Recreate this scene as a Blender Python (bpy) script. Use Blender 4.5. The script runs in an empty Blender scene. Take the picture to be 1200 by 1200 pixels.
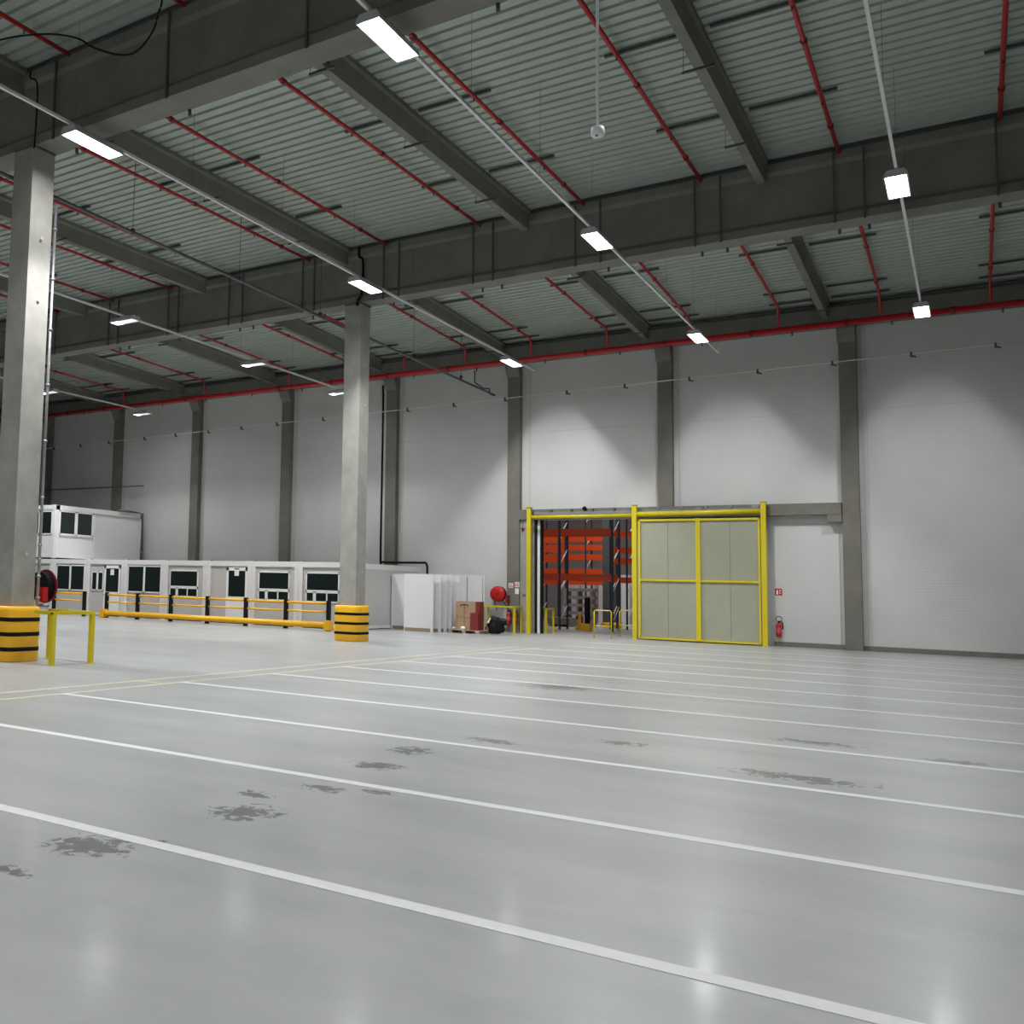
import bpy, bmesh, math, random
from mathutils import Vector, Matrix
random.seed(7)
S = bpy.context.scene
COL = S.collection
# ------------------------------------------------------------------ camera
cam = bpy.data.cameras.new('camera'); camo = bpy.data.objects.new('camera', cam); COL.objects.link(camo)
yaw, pitch, roll = [math.radians(a) for a in (-36.442, 5.016, 1.640)]
cy, sy, cp, sp = math.cos(yaw), math.sin(yaw), math.cos(pitch), math.sin(pitch)
fv = Vector((sy*cp, cy*cp, sp)); rv = Vector((cy, -sy, 0)); uv = rv.cross(fv)
cr, sr = math.cos(roll), math.sin(roll)
rr, uu = rv*cr + uv*sr, uv*cr - rv*sr
M4 = Matrix((rr, uu, -fv)).transposed().to_4x4(); M4.translation = (0, 0, 1.7)
camo.matrix_world = M4
cam.sensor_width = 36; cam.sensor_fit = 'HORIZONTAL'; cam.lens = 36*1148.7/1200
cam.shift_x = (600-295.2)/1200; cam.shift_y = -(600-584.2)/1200
cam.clip_start = 0.05; cam.clip_end = 300
S.camera = camo
# ------------------------------------------------------------------ world and exposure
w = bpy.data.worlds.new('night'); S.world = w; w.use_nodes = True
w.node_tree.nodes['Background'].inputs[0].default_value = (.02, .02, .022, 1)
w.node_tree.nodes['Background'].inputs[1].default_value = .3
S.view_settings.view_transform = 'Standard'; S.view_settings.look = 'None'
S.view_settings.exposure = -0.45; S.view_settings.gamma = 1; S.view_settings.use_curve_mapping = False
LAMP_W = 620.0        # watts of one lamp of the aisles
OUTER = 0.17          # share of the light outside the 45 degree cut-off
# ------------------------------------------------------------------ materials
MATS = {}
def nt(name):
    m = bpy.data.materials.new(name); m.use_nodes = True
    return m, m.node_tree, m.node_tree.nodes['Principled BSDF']
def mat(name, col, rough=.5, metal=0., noise=0., scale=6., bump=0., emit=None, estr=0., alpha=None, spec=.5):
    m, t, b = nt(name); n, l = t.nodes, t.links
    b.inputs['Base Color'].default_value = (*col, 1)
    b.inputs['Roughness'].default_value = rough; b.inputs['Metallic'].default_value = metal
    b.inputs['Specular IOR Level'].default_value = spec
    if noise or bump:
        tc = n.new('ShaderNodeTexCoord'); nz = n.new('ShaderNodeTexNoise')
        nz.inputs['Scale'].default_value = scale; nz.inputs['Detail'].default_value = 6
        nz.inputs['Roughness'].default_value = .62
        geo = n.new('ShaderNodeNewGeometry'); l.new(geo.outputs['Position'], nz.inputs['Vector'])
        if noise:
            cr_ = n.new('ShaderNodeValToRGB')
            cr_.color_ramp.elements[0].position = .3; cr_.color_ramp.elements[1].position = .7
            cr_.color_ramp.elements[0].color = (*[max(0, c*(1-noise)) for c in col], 1)
            cr_.color_ramp.elements[1].color = (*[min(1, c*(1+noise)) for c in col], 1)
            l.new(nz.outputs['Fac'], cr_.inputs[0]); l.new(cr_.outputs[0], b.inputs['Base Color'])
        if bump:
            bp = n.new('ShaderNodeBump'); bp.inputs['Strength'].default_value = bump; bp.inputs['Distance'].default_value = .02
            l.new(nz.outputs['Fac'], bp.inputs['Height']); l.new(bp.outputs[0], b.inputs['Normal'])
    if emit:
        b.inputs['Emission Color'].default_value = (*emit, 1); b.inputs['Emission Strength'].default_value = estr
    MATS[name] = m
    return m
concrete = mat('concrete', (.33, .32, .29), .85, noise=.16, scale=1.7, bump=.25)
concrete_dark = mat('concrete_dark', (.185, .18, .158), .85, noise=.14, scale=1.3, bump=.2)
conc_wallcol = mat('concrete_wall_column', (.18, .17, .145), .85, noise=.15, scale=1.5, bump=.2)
deckm = mat('galvanised_deck', (.385, .43, .385), .5, metal=.2, noise=.05, scale=3)
red_pipe = mat('red_pipe_paint', (.42, .015, .02), .4)
red_gloss = mat('red_gloss', (.50, .008, .012), .3)
red_dark = mat('dark_red', (.16, .006, .008), .45)
galv = mat('galvanised_steel', (.34, .35, .36), .38, metal=.7, noise=.08, scale=8)
galv_dark = mat('dull_steel', (.13, .14, .145), .5, metal=.5)
channel = mat('channel_steel', (.085, .095, .095), .6, metal=.3)
black = mat('black_rubber', (.006, .006, .007), .7, spec=.15)
blackp = mat('black_plastic', (.008, .008, .009), .5, spec=.2)
yel = mat('yellow_paint', (.66, .53, .012), .4, noise=.05, scale=9)
org = mat('amber_plastic', (.92, .48, .012), .42, noise=.04, scale=5)
white = mat('white_paint', (.74, .74, .74), .45)
cont = mat('container_white', (.70, .695, .69), .5, noise=.02, scale=3)
cont_panel = mat('container_panel', (.50, .485, .475), .55, noise=.02, scale=2)
upvc = mat('white_upvc', (.80, .80, .80), .35)
glass_dark = mat('tinted_glass', (.012, .019, .018), .08, spec=.6)
lineW = mat('white_line_paint', (.60, .60, .59), .5, noise=.05, scale=12)
lineY = mat('faded_yellow_line', (.50, .47, .33), .5, noise=.15, scale=10)
wood = mat('raw_board', (.30, .23, .145), .7, noise=.2, scale=12)
palletm = mat('pallet_wood', (.42, .33, .24), .8, noise=.2, scale=14)
card = mat('cardboard', (.42, .27, .16), .8, noise=.08, scale=12)
paper = mat('white_paper', (.78, .78, .77), .6)
orange = mat('orange_rack_paint', (.75, .075, .008), .45)
blue = mat('rack_upright_blue', (.035, .045, .065), .5, metal=.2)
greyload = mat('grey_steel_goods', (.36, .36, .38), .4, metal=.4, noise=.2, scale=10)
doorp = mat('mesh_guard_infill', (.345, .35, .26), .55, noise=.04, scale=4)
inner_wallm = mat('inner_wall', (.40, .34, .33), .8, noise=.05, scale=2)
tapebeige = mat('packing_tape', (.30, .17, .09), .4)
lensm = mat('lamp_lens', (.9, .9, .9), .3, emit=(1, .985, 1), estr=30)
lens_dim = mat('lamp_lens_side', (.9, .9, .9), .3, emit=(.93, .96, 1), estr=1.0)
lens_hot = mat('lamp_lens_bright_end', (.9, .9, .9), .3, emit=(.95, .98, 1), estr=9)
lamp_body = mat('lamp_housing_grey', (.50, .51, .53), .4, metal=.2)

# striped column buffer is a mesh of rings; wall cladding with fine ribs
def wall_mat():
    m, t, b = nt('white_sandwich_panel'); n, l = t.nodes, t.links
    geo = n.new('ShaderNodeNewGeometry'); sep = n.new('ShaderNodeSeparateXYZ'); l.new(geo.outputs['Position'], sep.inputs[0])
    def math_(op, a, bb=None, c=None):
        q = n.new('ShaderNodeMath'); q.operation = op
        for i, v in enumerate((a, bb, c)):
            if v is None: continue
            if isinstance(v, (int, float)): q.inputs[i].default_value = v
            else: l.new(v, q.inputs[i])
        return q.outputs[0]
    fr = math_('FRACT', math_('MULTIPLY', sep.outputs['Z'], 1/8.55))
    joint = math_('LESS_THAN', fr, .003)
    rib = math_('SINE', math_('MULTIPLY', sep.outputs['Z'], 2*math.pi/.10))
    nz = n.new('ShaderNodeTexNoise'); nz.inputs['Scale'].default_value = .7; nz.inputs['Detail'].default_value = 4
    l.new(geo.outputs['Position'], nz.inputs['Vector'])
    rmp = n.new('ShaderNodeValToRGB'); rmp.color_ramp.elements[0].position = .3; rmp.color_ramp.elements[1].position = .7
    rmp.color_ramp.elements[0].color = (.575, .58, .565, 1); rmp.color_ramp.elements[1].color = (.62, .625, .61, 1)
    l.new(nz.outputs['Fac'], rmp.inputs[0])
    mx = n.new('ShaderNodeMix'); mx.data_type = 'RGBA'; l.new(joint, mx.inputs[0]); l.new(rmp.outputs[0], mx.inputs[6]); mx.inputs[7].default_value = (.50, .505, .49, 1)
    l.new(mx.outputs[2], b.inputs['Base Color'])
    bp = n.new('ShaderNodeBump'); bp.inputs['Strength'].default_value = .06; bp.inputs['Distance'].default_value = .01
    l.new(rib, bp.inputs['Height']); l.new(bp.outputs[0], b.inputs['Normal'])
    b.inputs['Roughness'].default_value = .5
    return m
wallm = wall_mat()

STAINS = [(-4.62, 4.62, .24, .20), (-4.32, 4.98, .10, .05), (-4.46, 6.05, .20, .24), (-4.78, 6.6, .14, .10), (-4.48, 7.22, .19, .12), (-4.09, 7.42, .15, .06),
          (-4.68, 8.50, .22, .16), (-4.85, 9.55, .20, .22), (-4.5, 10.85, .26, .14), (-1.42, 10.9, .55, .20), (-4.58, 3.93, .18, .06),
          (-3.32, 11.84, .22, .16), (-1.6, 13.7, .4, .16), (-6.2, 17.9, .6, .5), (-0.2, 13.3, .25, .12)]
def floor_mat():
    m, t, b = nt('polished_concrete_floor'); n, l = t.nodes, t.links
    geo = n.new('ShaderNodeNewGeometry')
    def math_(op, a, bb=None, c=None):
        q = n.new('ShaderNodeMath'); q.operation = op
        for i, v in enumerate((a, bb, c)):
            if v is None: continue
            if isinstance(v, (int, float)): q.inputs[i].default_value = v
            else: l.new(v, q.inputs[i])
        return q.outputs[0]
    def noise(scale, detail=5, rough=.6, dist=0, vec=None):
        q = n.new('ShaderNodeTexNoise'); q.inputs['Scale'].default_value = scale; q.inputs['Detail'].default_value = detail
        q.inputs['Roughness'].default_value = rough; q.inputs['Distortion'].default_value = dist
        l.new(vec or geo.outputs['Position'], q.inputs['Vector']); return q.outputs['Fac']
    mp = n.new('ShaderNodeMapping'); mp.inputs['Rotation'].default_value = (0, 0, .5); mp.inputs['Scale'].default_value = (.45, 1.4, 1)
    l.new(geo.outputs['Position'], mp.inputs[0])
    n1 = noise(.7, 9, .6, .15, mp.outputs[0]); n2 = noise(4.5, 6, .7, .3)
    base = math_('ADD', math_('MULTIPLY', n1, .75), math_('MULTIPLY', n2, .25))
    rmp = n.new('ShaderNodeValToRGB'); e = rmp.color_ramp.elements
    e[0].position = .25; e[0].color = (.235, .246, .243, 1); e[1].position = .75; e[1].color = (.395, .40, .39, 1)
    l.new(base, rmp.inputs[0])
    # damp patches and drips
    d = None
    for (x, y, rx, ry) in STAINS:
        s1 = n.new('ShaderNodeVectorMath'); s1.operation = 'SUBTRACT'; l.new(geo.outputs['Position'], s1.inputs[0]); s1.inputs[1].default_value = (x, y, 0)
        s2 = n.new('ShaderNodeVectorMath'); s2.operation = 'DIVIDE'; l.new(s1.outputs[0], s2.inputs[0]); s2.inputs[1].default_value = (rx, ry, 1)
        s3 = n.new('ShaderNodeVectorMath'); s3.operation = 'LENGTH'; l.new(s2.outputs[0], s3.inputs[0])
        d = s3.outputs['Value'] if d is None else math_('MINIMUM', d, s3.outputs['Value'])
    ns = noise(8.5, 6, .65, .8)
    v = math_('SUBTRACT', math_('MULTIPLY_ADD', ns, 5.5, -1.75), d)
    mr = n.new('ShaderNodeMapRange'); mr.interpolation_type = 'SMOOTHSTEP'; l.new(v, mr.inputs[0])
    mr.inputs[1].default_value = -.05; mr.inputs[2].default_value = .3; mr.inputs[3].default_value = 0; mr.inputs[4].default_value = .9
    lim = math_('LESS_THAN', d, 1.6); wet = math_('MULTIPLY', mr.outputs[0], lim)
    mx = n.new('ShaderNodeMix'); mx.data_type = 'RGBA'; l.new(wet, mx.inputs[0]); l.new(rmp.outputs[0], mx.inputs[6]); mx.inputs[7].default_value = (.085, .088, .086, 1)
    l.new(mx.outputs[2], b.inputs['Base Color'])
    ro = math_('MULTIPLY_ADD', n2, .12, .30)
    l.new(ro, b.inputs['Roughness']); b.inputs['Specular IOR Level'].default_value = .42
    b.inputs['Coat Weight'].default_value = .10; b.inputs['Coat Roughness'].default_value = .13; b.inputs['Coat IOR'].default_value = 1.4
    bp = n.new('ShaderNodeBump'); bp.inputs['Strength'].default_value = .12; bp.inputs['Distance'].default_value = .02
    n3 = noise(3.0, 5, .6); l.new(n3, bp.inputs['Height']); l.new(bp.outputs[0], b.inputs['Normal'])
    return m
floorm = floor_mat()

# ------------------------------------------------------------------ mesh helpers
class MB:
    def __init__(s): s.bm = bmesh.new()
    def box(s, x0, x1, y0, y1, z0, z1, bevel=0):
        v = [s.bm.verts.new(p) for p in ((x0,y0,z0),(x1,y0,z0),(x1,y1,z0),(x0,y1,z0),(x0,y0,z1),(x1,y0,z1),(x1,y1,z1),(x0,y1,z1))]
        for f in ((0,3,2,1),(4,5,6,7),(0,1,5,4),(1,2,6,5),(2,3,7,6),(3,0,4,7)): s.bm.faces.new([v[i] for i in f])
        return s
    def prism(s, pts, axis, a, b):
        """pts: polygon in the two other axes, extruded along axis from a to b"""
        def P(p, t):
            return {'x': (t, p[0], p[1]), 'y': (p[0], t, p[1]), 'z': (p[0], p[1], t)}[axis]
        A = [s.bm.verts.new(P(p, a)) for p in pts]; B = [s.bm.verts.new(P(p, b)) for p in pts]
        n = len(pts)
        s.bm.faces.new(A); s.bm.faces.new(B[::-1])
        for i in range(n): s.bm.faces.new((A[i], B[i], B[(i+1) % n], A[(i+1) % n]))
        return s
    def tube(s, path, r, n=10, caps=True):
        P = [Vector(p) for p in path]; rings = []
        for i, p in enumerate(P):
            d = (P[min(i+1, len(P)-1)] - P[max(i-1, 0)]).normalized()
            up = Vector((0, 0, 1)) if abs(d.z) < .95 else Vector((1, 0, 0))
            a = d.cross(up).normalized(); b = a.cross(d).normalized()
            rings.append([s.bm.verts.new(p + (a*math.cos(2*math.pi*k/n) + b*math.sin(2*math.pi*k/n))*r) for k in range(n)])
        for i in range(len(rings)-1):
            for k in range(n): 
                f = s.bm.faces.new((rings[i][k], rings[i][(k+1) % n], rings[i+1][(k+1) % n], rings[i+1][k])); f.smooth = True
        if caps: s.bm.faces.new(rings[0][::-1]); s.bm.faces.new(rings[-1])
        return s
    def bar(s, a, b, wx, wz):
        """rectangular bar between two points; wx = horizontal width, wz = the other"""
        a, b = Vector(a), Vector(b); d = (b-a).normalized()
        up = Vector((0, 0, 1)) if abs(d.z) < .95 else Vector((0, 1, 0))
        h = d.cross(up).normalized()*wx/2; k = h.cross(d).normalized()*wz/2
        A = [s.bm.verts.new(a+q) for q in (h+k, -h+k, -h-k, h-k)]; B = [s.bm.verts.new(b+q) for q in (h+k, -h+k, -h-k, h-k)]
        s.bm.faces.new(A); s.bm.faces.new(B[::-1])
        for i in range(4): s.bm.faces.new((A[i], B[i], B[(i+1) % 4], A[(i+1) % 4]))
        return s
    def lathe(s, prof, c=(0, 0, 0), n=24, axis='z', sq=None):
        """prof: (radius, height). sq: superellipse exponent for rounded-square plans"""
        rings = []
        for r, h in prof:
            ring = []
            for k in range(n):
                t = 2*math.pi*k/n; q = 1
                if sq: q = 1/((abs(math.cos(t))**sq + abs(math.sin(t))**sq)**(1/sq))
                u, v = r*q*math.cos(t), r*q*math.sin(t)
                p = {'z': (u, v, h), 'y': (u, h, v), 'x': (h, u, v)}[axis]
                ring.append(s.bm.verts.new((c[0]+p[0], c[1]+p[1], c[2]+p[2])))
            rings.append(ring)
        for i in range(len(rings)-1):
            for k in range(n):
                f = s.bm.faces.new((rings[i][k], rings[i][(k+1) % n], rings[i+1][(k+1) % n], rings[i+1][k])); f.smooth = True
        s.bm.faces.new(rings[0][::-1]); s.bm.faces.new(rings[-1])
        return s
    def bevel(s, w, seg=2):
        bmesh.ops.bevel(s.bm, geom=list(s.bm.edges), offset=w, segments=seg, affect='EDGES', profile=.5)
        return s
    def build(s, name, m, parent=None, **kw):
        bmesh.ops.recalc_face_normals(s.bm, faces=list(s.bm.faces))
        me = bpy.data.meshes.new(name); s.bm.to_mesh(me); s.bm.free(); me.materials.append(m)
        o = bpy.data.objects.new(name, me); COL.objects.link(o)
        if parent: 
            o.parent = parent
            o.matrix_parent_inverse = Matrix.Translation(parent.location).inverted() if kw.pop('world', True) else Matrix()
        for k, v in kw.items(): o[k] = v
        return o
def box(*a): return MB().box(*a)
def thing(name, loc, label, cat, group=None):
    o = bpy.data.objects.new(name, None); COL.objects.link(o); o.location = loc; o.empty_display_size = .1
    o['label'] = label; o['category'] = cat
    if group: o['group'] = group
    return o
def tag(o, label, cat, group=None):
    o['label'] = label; o['category'] = cat
    if group: o['group'] = group
    return o
def struct(o): o['kind'] = 'structure'; return o
def kids(o): return list(o.children)
def dup(root, loc, label):
    bpy.context.view_layer.update()
    r = root.copy(); COL.objects.link(r); r.location = loc; r['label'] = label
    def rec(src, dst):
        for ch in list(src.children):
            c = ch.copy(); COL.objects.link(c); c.parent = dst; c.matrix_parent_inverse = ch.matrix_parent_inverse.copy(); rec(ch, c)
    rec(root, r)
    return r
ORD = ['first','second','third','fourth','fifth','sixth','seventh','eighth','ninth','tenth','eleventh','twelfth','thirteenth','fourteenth','fifteenth','sixteenth']

# ------------------------------------------------------------------ setting
XL, XR, YF, WY = -64.0, 14.0, -14.0, 40.75
def roof(y): return 12.93 - .014*(27.4-y) if y <= 27.4 else 12.93 - .028*(y-27.4)
floor = struct(box(XL-1, XR+1, YF-1, 76, -.25, 0).build('floor', floorm))
for i, y in enumerate((4.93, 7.6, 10.3, 13.05, 15.7, 18.35, 21.02, 23.76, 26.5, 29.3, 32.2, 35.3)):
    box(-10.98, 9.0, y-.065, y+.065, .0005, .0025).build('white_line', lineW, floor)
for x, y0, y1 in ((-11.62, -4, 30), (-11.0, -4, 30)):
    box(x-.05, x+.05, y0, y1, .0005, .002).build('yellow_line', lineY, floor)
for y in (12.6, 30.0, 33.5):
    box(-11.62 if y < 30 else -11, -11.0 if y < 30 else 9, y-.05, y+.05, .0005, .0018).build('yellow_line', lineY, floor)
DX0, DX1, DZ = -14.98, -10.95, 4.78     # doorway
mb = MB().box(XL, DX0, WY, WY+.25, 0, 12.6).box(DX1, XR, WY, WY+.25, 0, 12.6).box(DX0, DX1, WY, WY+.25, DZ, 12.6)
wall_back = struct(mb.build('wall_back', wallm))
struct(box(XL-.25, XL, YF, WY+.25, 0, 13).build('wall_left', wallm))
struct(box(XR, XR+.25, YF, WY+.25, 0, 13).build('wall_right', wallm))
struct(box(XL, XR, YF-.25, YF, 0, 13).build('wall_front', wallm))
# corrugated roof deck, ribs along the hall
bm = MB(); pitch_, h = .335, .07
prof = []; y = YF
while y < WY+.3:
    for dy, dz in ((0, 0), (.225, 0), (.25, h), (.315, h)):
        prof.append((y+dy, roof(y+dy)+dz))
    y += pitch_
top = [(p[0], p[1]+.02) for p in prof]
A = [bm.bm.verts.new((XL, p[0], p[1])) for p in prof]; B = [bm.bm.verts.new((XR, p[0], p[1])) for p in prof]
for i in range(len(prof)-1): bm.bm.faces.new((A[i], B[i], B[i+1], A[i+1]))
ceiling = struct(bm.build('ceiling', deckm))
struct(box(XL-.3, XR+.3, YF-.3, WY+.3, 13.25, 13.35).build('ceiling_light_blocker', black))  # unseen slab above the deck, added to block light from outside
# plinth at the foot of the wall
COLX = [-3.47, -9.7, -15.89, -21.86, -27.85, -33.78, -39.67, -45.6, -51.6, -57.6]
box0 = MB().box(XL, DX0-.6, WY-.03, WY, 0, .17).box(-6.0, XR, WY-.03, WY, 0, .17)
struct(box0.build('baseboard_back', conc_wallcol))
# concrete edge beam on top of the wall
struct(box(XL, XR, 40.42, 40.74, 11.62, 12.32).build('trim_1', concrete_dark))
struct(box(XL, XR, 40.35, 40.5, 12.32, 12.40).build('trim_2', channel))
# vertical flashings beside the wall columns
for i, x in enumerate(COLX):
    if i == 1: 
        box(x+.45, x+.48, WY-.012, WY, 5.3, 11.6).build('panel_joint', cont_panel, wall_back)
        continue
    if i == 2: 
        box(x+.60, x+.63, WY-.012, WY, 5.3, 11.6).build('panel_joint', cont_panel, wall_back); continue
    for q in (.42, .50) if i else (.40, .52): box(x+q, x+q+.018, WY-.012, WY, .17, 11.6).build('panel_joint', cont_panel, wall_back)
    if i == 0: box(x-.42, x-.40, WY-.012, WY, .17, 4.6).build('panel_joint', cont_panel, wall_back)

# ------------------------------------------------------------------ wall columns
for i, x in enumerate(COLX):
    z0 = 5.22 if i == 1 else 0
    lab = ['grey concrete wall column right of the lone fire extinguisher, floor to roof',
           'short grey concrete wall column standing on the lintel above the gate',
           'grey concrete wall column beside the red hose reel and doorway',
           'grey concrete wall column with black cable down its left edge',
           'grey concrete wall column behind the white offices, just left of the middle pillar',
           'grey concrete wall column above the offices, third left of the middle pillar\'s wall bay',
           'grey concrete wall column rising behind the upper white cabin',
           'grey concrete wall column just right of the big left pillar',
           'grey concrete wall column hidden mostly by the big left pillar',
           'leftmost far grey concrete wall column at the picture edge'][i]
    if i > 7: continue
    t = thing('wall_column', (x, 40.55, z0), lab, 'column', 'concrete columns along the back wall')
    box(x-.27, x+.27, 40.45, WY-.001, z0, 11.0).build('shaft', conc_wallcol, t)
    MB().prism([(40.45, 11.0), (WY-.001, 11.0), (WY-.001, 11.6), (40.2, 11.6), (40.2, 11.45), (40.3, 11.2)], 'x', x-.30, x+.27).build('corbel', conc_wallcol, t)

# lintel over the doorway and gate, pier left of the doorway
t = thing('concrete_lintel', (-9.7, 40.5, 4.8), 'long grey concrete lintel beam above the yellow gate and doorway', 'beam')
box(-15.6, -3.76, 40.38, 40.74, 4.79, 5.21).build('lintel_beam', conc_wallcol, t)
box(-4.2, -3.75, 40.38, 40.74, 4.52, 4.78).build('end_corbel', conc_wallcol, t)
tag(box(-15.6, -15.0, 40.5, 40.745, 0, 4.78).build('concrete_pier', concrete), 'plain grey concrete pier between the signed column and left yellow post', 'pier')

# ------------------------------------------------------------------ free columns
def free_column(x, y, ztop, label):
    t = thing('concrete_column', (x, y, 0), label, 'column')
    MB().box(x-.3, x+.3, y-.3, y+.3, 0, ztop).build('shaft', concrete, t)
    MB().box(x-.31, x+.31, y-.31, y+.31, ztop, ztop+.05).build('bearing_plate', galv_dark, t)
    for z in (2.2, 8.9, 7.6):
        MB().lathe([(.035, .302), (.035, .306)], (x+.05, y, z), 10, 'x').build('plugged_hole', cont_panel, t)
    return t
c2 = free_column(-16.13, 27.42, 10.90, 'slim grey concrete pillar in mid picture, standing in the smaller striped buffer')
c1 = free_column(-16.10, 13.56, 10.82, 'large grey concrete pillar at left edge, standing in the bigger striped buffer')

def buffer(x, y, R, H, label):
    t = thing('column_buffer', (x, y, 0), label, 'column protector', 'striped plastic buffers round the pillars')
    MB().lathe([(R*.97, 0.001), (R, .03), (R, H-.10), (R*.985, H-.03), (R*.93, H), (R*.8, H)], (x, y, 0), 48, sq=5).build('shell', org, t)
    for f in (.23, .50, .765):
        z = H*f
        MB().lathe([(R*1.004, z-.042), (R*1.012, z-.034), (R*1.012, z+.034), (R*1.004, z+.042)], (x, y, 0), 48, sq=5).build('black_band', black, t)
buffer(-16.10, 13.56, .455, 1.12, 'yellow and black banded buffer round the foot of the big left pillar')
buffer(-16.13, 27.42, .455, 1.13, 'yellow and black banded buffer round the foot of the middle pillar')

# ------------------------------------------------------------------ main girders
def girder(yc, zb, zt, label, hang):
    t = thing('roof_girder', (-20, yc, zb), label, 'girder', 'main concrete roof girders')
    pr = [(yc-.30, zb), (yc+.30, zb), (yc+.30, zb+.20), (yc+.2, zb+.32), (yc+.2, zt-.32), (yc+.26, zt-.22), (yc+.26, zt), (yc-.26, zt), (yc-.26, zt-.22), (yc-.2, zt-.32), (yc-.2, zb+.32), (yc-.30, zb+.20)]
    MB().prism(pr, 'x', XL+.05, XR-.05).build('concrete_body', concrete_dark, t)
    box(XL+.05, XR-.05, yc-.22, yc+.22, zt, zt+.13).build('bearing_strip', channel, t)
    for x in hang:
        MB().box(x-.022, x+.022, yc-.35, yc-.305, zb-.04, zt-.05).build('hanger_channel', channel, t)
        MB().tube([(x+.04, yc+.31, zb+.02), (x+.04, yc+.33, zb-.12)], .035, 8).build('hanger_hook', channel, t)
    return t
g2 = girder(27.45, 10.97, 12.78, 'long grey concrete girder carried by the middle pillar', [-18.14, -17.77+.1, -15.03, -14.48, -11.96, -11.34, -8.87, -8.17, -5.7, -5.08, -2.51, -1.88, .68, 1.3, -21.3, -20.7, -24.2, -23.7, -27.3, -26.8, -30.4, -33.4])
g1 = girder(13.6, 10.87, 12.60, 'big near grey concrete girder crossing the top left corner', [-15.26+.03, -12.09, -8.92, -5.8, -18.4])

# ------------------------------------------------------------------ secondary beams
BXB = [2.1, -4.13, -10.38, -16.55, -22.6, -28.75, -34.85, -41.0]
BX = [-4.13, -10.38, -16.55, -22.6, -28.75, -34.85, -41.0]
def rbeam(x, y0, y1, drop, name_label, clamps):
    t = thing('roof_beam', (x, (y0+y1)/2, roof((y0+y1)/2)-drop), name_label, 'beam', 'concrete beams under the roof deck')
    m = MB(); b0, b1, w0, w1 = roof(y0)-.005, roof(y1)-.005, .10, .17
    def ring(yy, zt):
        zb = zt-drop
        return [m.bm.verts.new(p) for p in ((x-w0, yy, zb), (x+w0, yy, zb), (x+w0+.01, yy, zb+.12), (x+w1-.04, yy, zt-.16), (x+w1, yy, zt-.10), (x+w1, yy, zt), (x-w1, yy, zt), (x-w1, yy, zt-.10), (x-w1+.04, yy, zt-.16), (x-w0-.01, yy, zb+.12))]
    A, B = ring(y0, b0), ring(y1, b1); n = len(A)
    m.bm.faces.new(A); m.bm.faces.new(B[::-1])
    for i in range(n): m.bm.faces.new((A[i], B[i], B[(i+1) % n], A[(i+1) % n]))
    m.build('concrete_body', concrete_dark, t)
    for yc in clamps:
        z = roof(yc)-drop-.03
        MB().box(x-.32, x+.28, yc-.025, yc+.025, z-.02, z+.025).tube([(x-.30, yc, z), (x-.30, yc, roof(yc))], .006, 6).build('beam_clamp', channel, t)
nm = ['right edge', 'gate', 'middle pillar', 'upper cabin']
for i, x in enumerate(BX):
    rbeam(x, 13.82, 27.24, .60, f'grey concrete roof beam of the near bay, {ORD[i]} from the right', (16.05, 20.2, 24.36))
    if i < 7: rbeam(x+(.0 if i < 2 else .1), 27.67, 40.41, .60, f'grey concrete roof beam of the far bay, {ORD[i]} from the right', (31.9, 39.3))
rbeam(-16.45, 2, 13.38, .60, 'grey concrete roof beam end at top left corner, nearest the camera', ())

# ------------------------------------------------------------------ sprinkler pipes
PX = [.76, -2.4, -5.55, -8.64, -11.76, -14.96, -17.9, -21.18, -24.1, -27.13, -30.3]
def bars_for(x):
    # support channel runs from the pipe to the nearest roof beam
    b = min(BXB, key=lambda q: abs(q-x)); 
    return (x-.3, b-.19) if b > x else (b+.29, x+.3)
def branch(x, y0, y1, label, far):
    z = lambda y: roof(y)-.20
    t = thing('sprinkler_pipe', (x, (y0+y1)/2, z((y0+y1)/2)), label, 'sprinkler pipe', 'red sprinkler branch pipes under the roof')
    if not far:
        MB().tube([(x, y0, z(y0)), (x, y1, z(y1))], .048, 10).build('pipe', red_pipe, t)
    else:
        MB().tube([(x, y0, z(y0)), (x, y1-.06, z(y1)), (x, y1, z(y1)-.05), (x, y1+.10, 11.665)], .046, 10).build('pipe', red_pipe, t)
        MB().tube([(x, y0+.02, z(y0)), (x-.02, y0-.03, z(y0)-.13)], .05, 8).build('end_elbow', red_pipe, t)
    L = y1-y0; k = max(2, round(L/3.9))
    for j in range(k):
        yy = y0 + L*(j+.62)/k
        MB().tube([(x, yy-.06, z(yy-.06)), (x, yy+.06, z(yy+.06))], .066, 10).build('coupling', red_dark, t)
        ys = y0 + L*(j+.28)/k
        MB().tube([(x, ys, z(ys)), (x, ys, z(ys)-.10)], .016, 6).lathe([(.03, -.11), (.03, -.10)], (x, ys, z(ys)), 8).build('sprinkler_head', channel, t)
    a, b = bars_for(x)
    for yy in ((15.4, 19.75, 23.87) if not far else (33.9, 38.4, 39.75)):
        if yy > y0: box(a, b, yy-.035, yy+.035, roof(yy)-.085, roof(yy)-.03).build('support_channel', channel, t)
for i, x in enumerate(PX):
    branch(x, 13.9, 27.15, f'red sprinkler branch pipe in the near roof bay, {ORD[i]} from the right', False)
for i, x in enumerate([.69, -2.38, -5.52, -8.56, -11.68, -14.83, -17.8, -20.8, -23.77, -27.2, -32.6, -38.5]):
    branch(x, 32.2 if i else 29.0, 39.6, f'red sprinkler branch pipe in the far roof bay, {ORD[i]} from the right', True)
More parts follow.
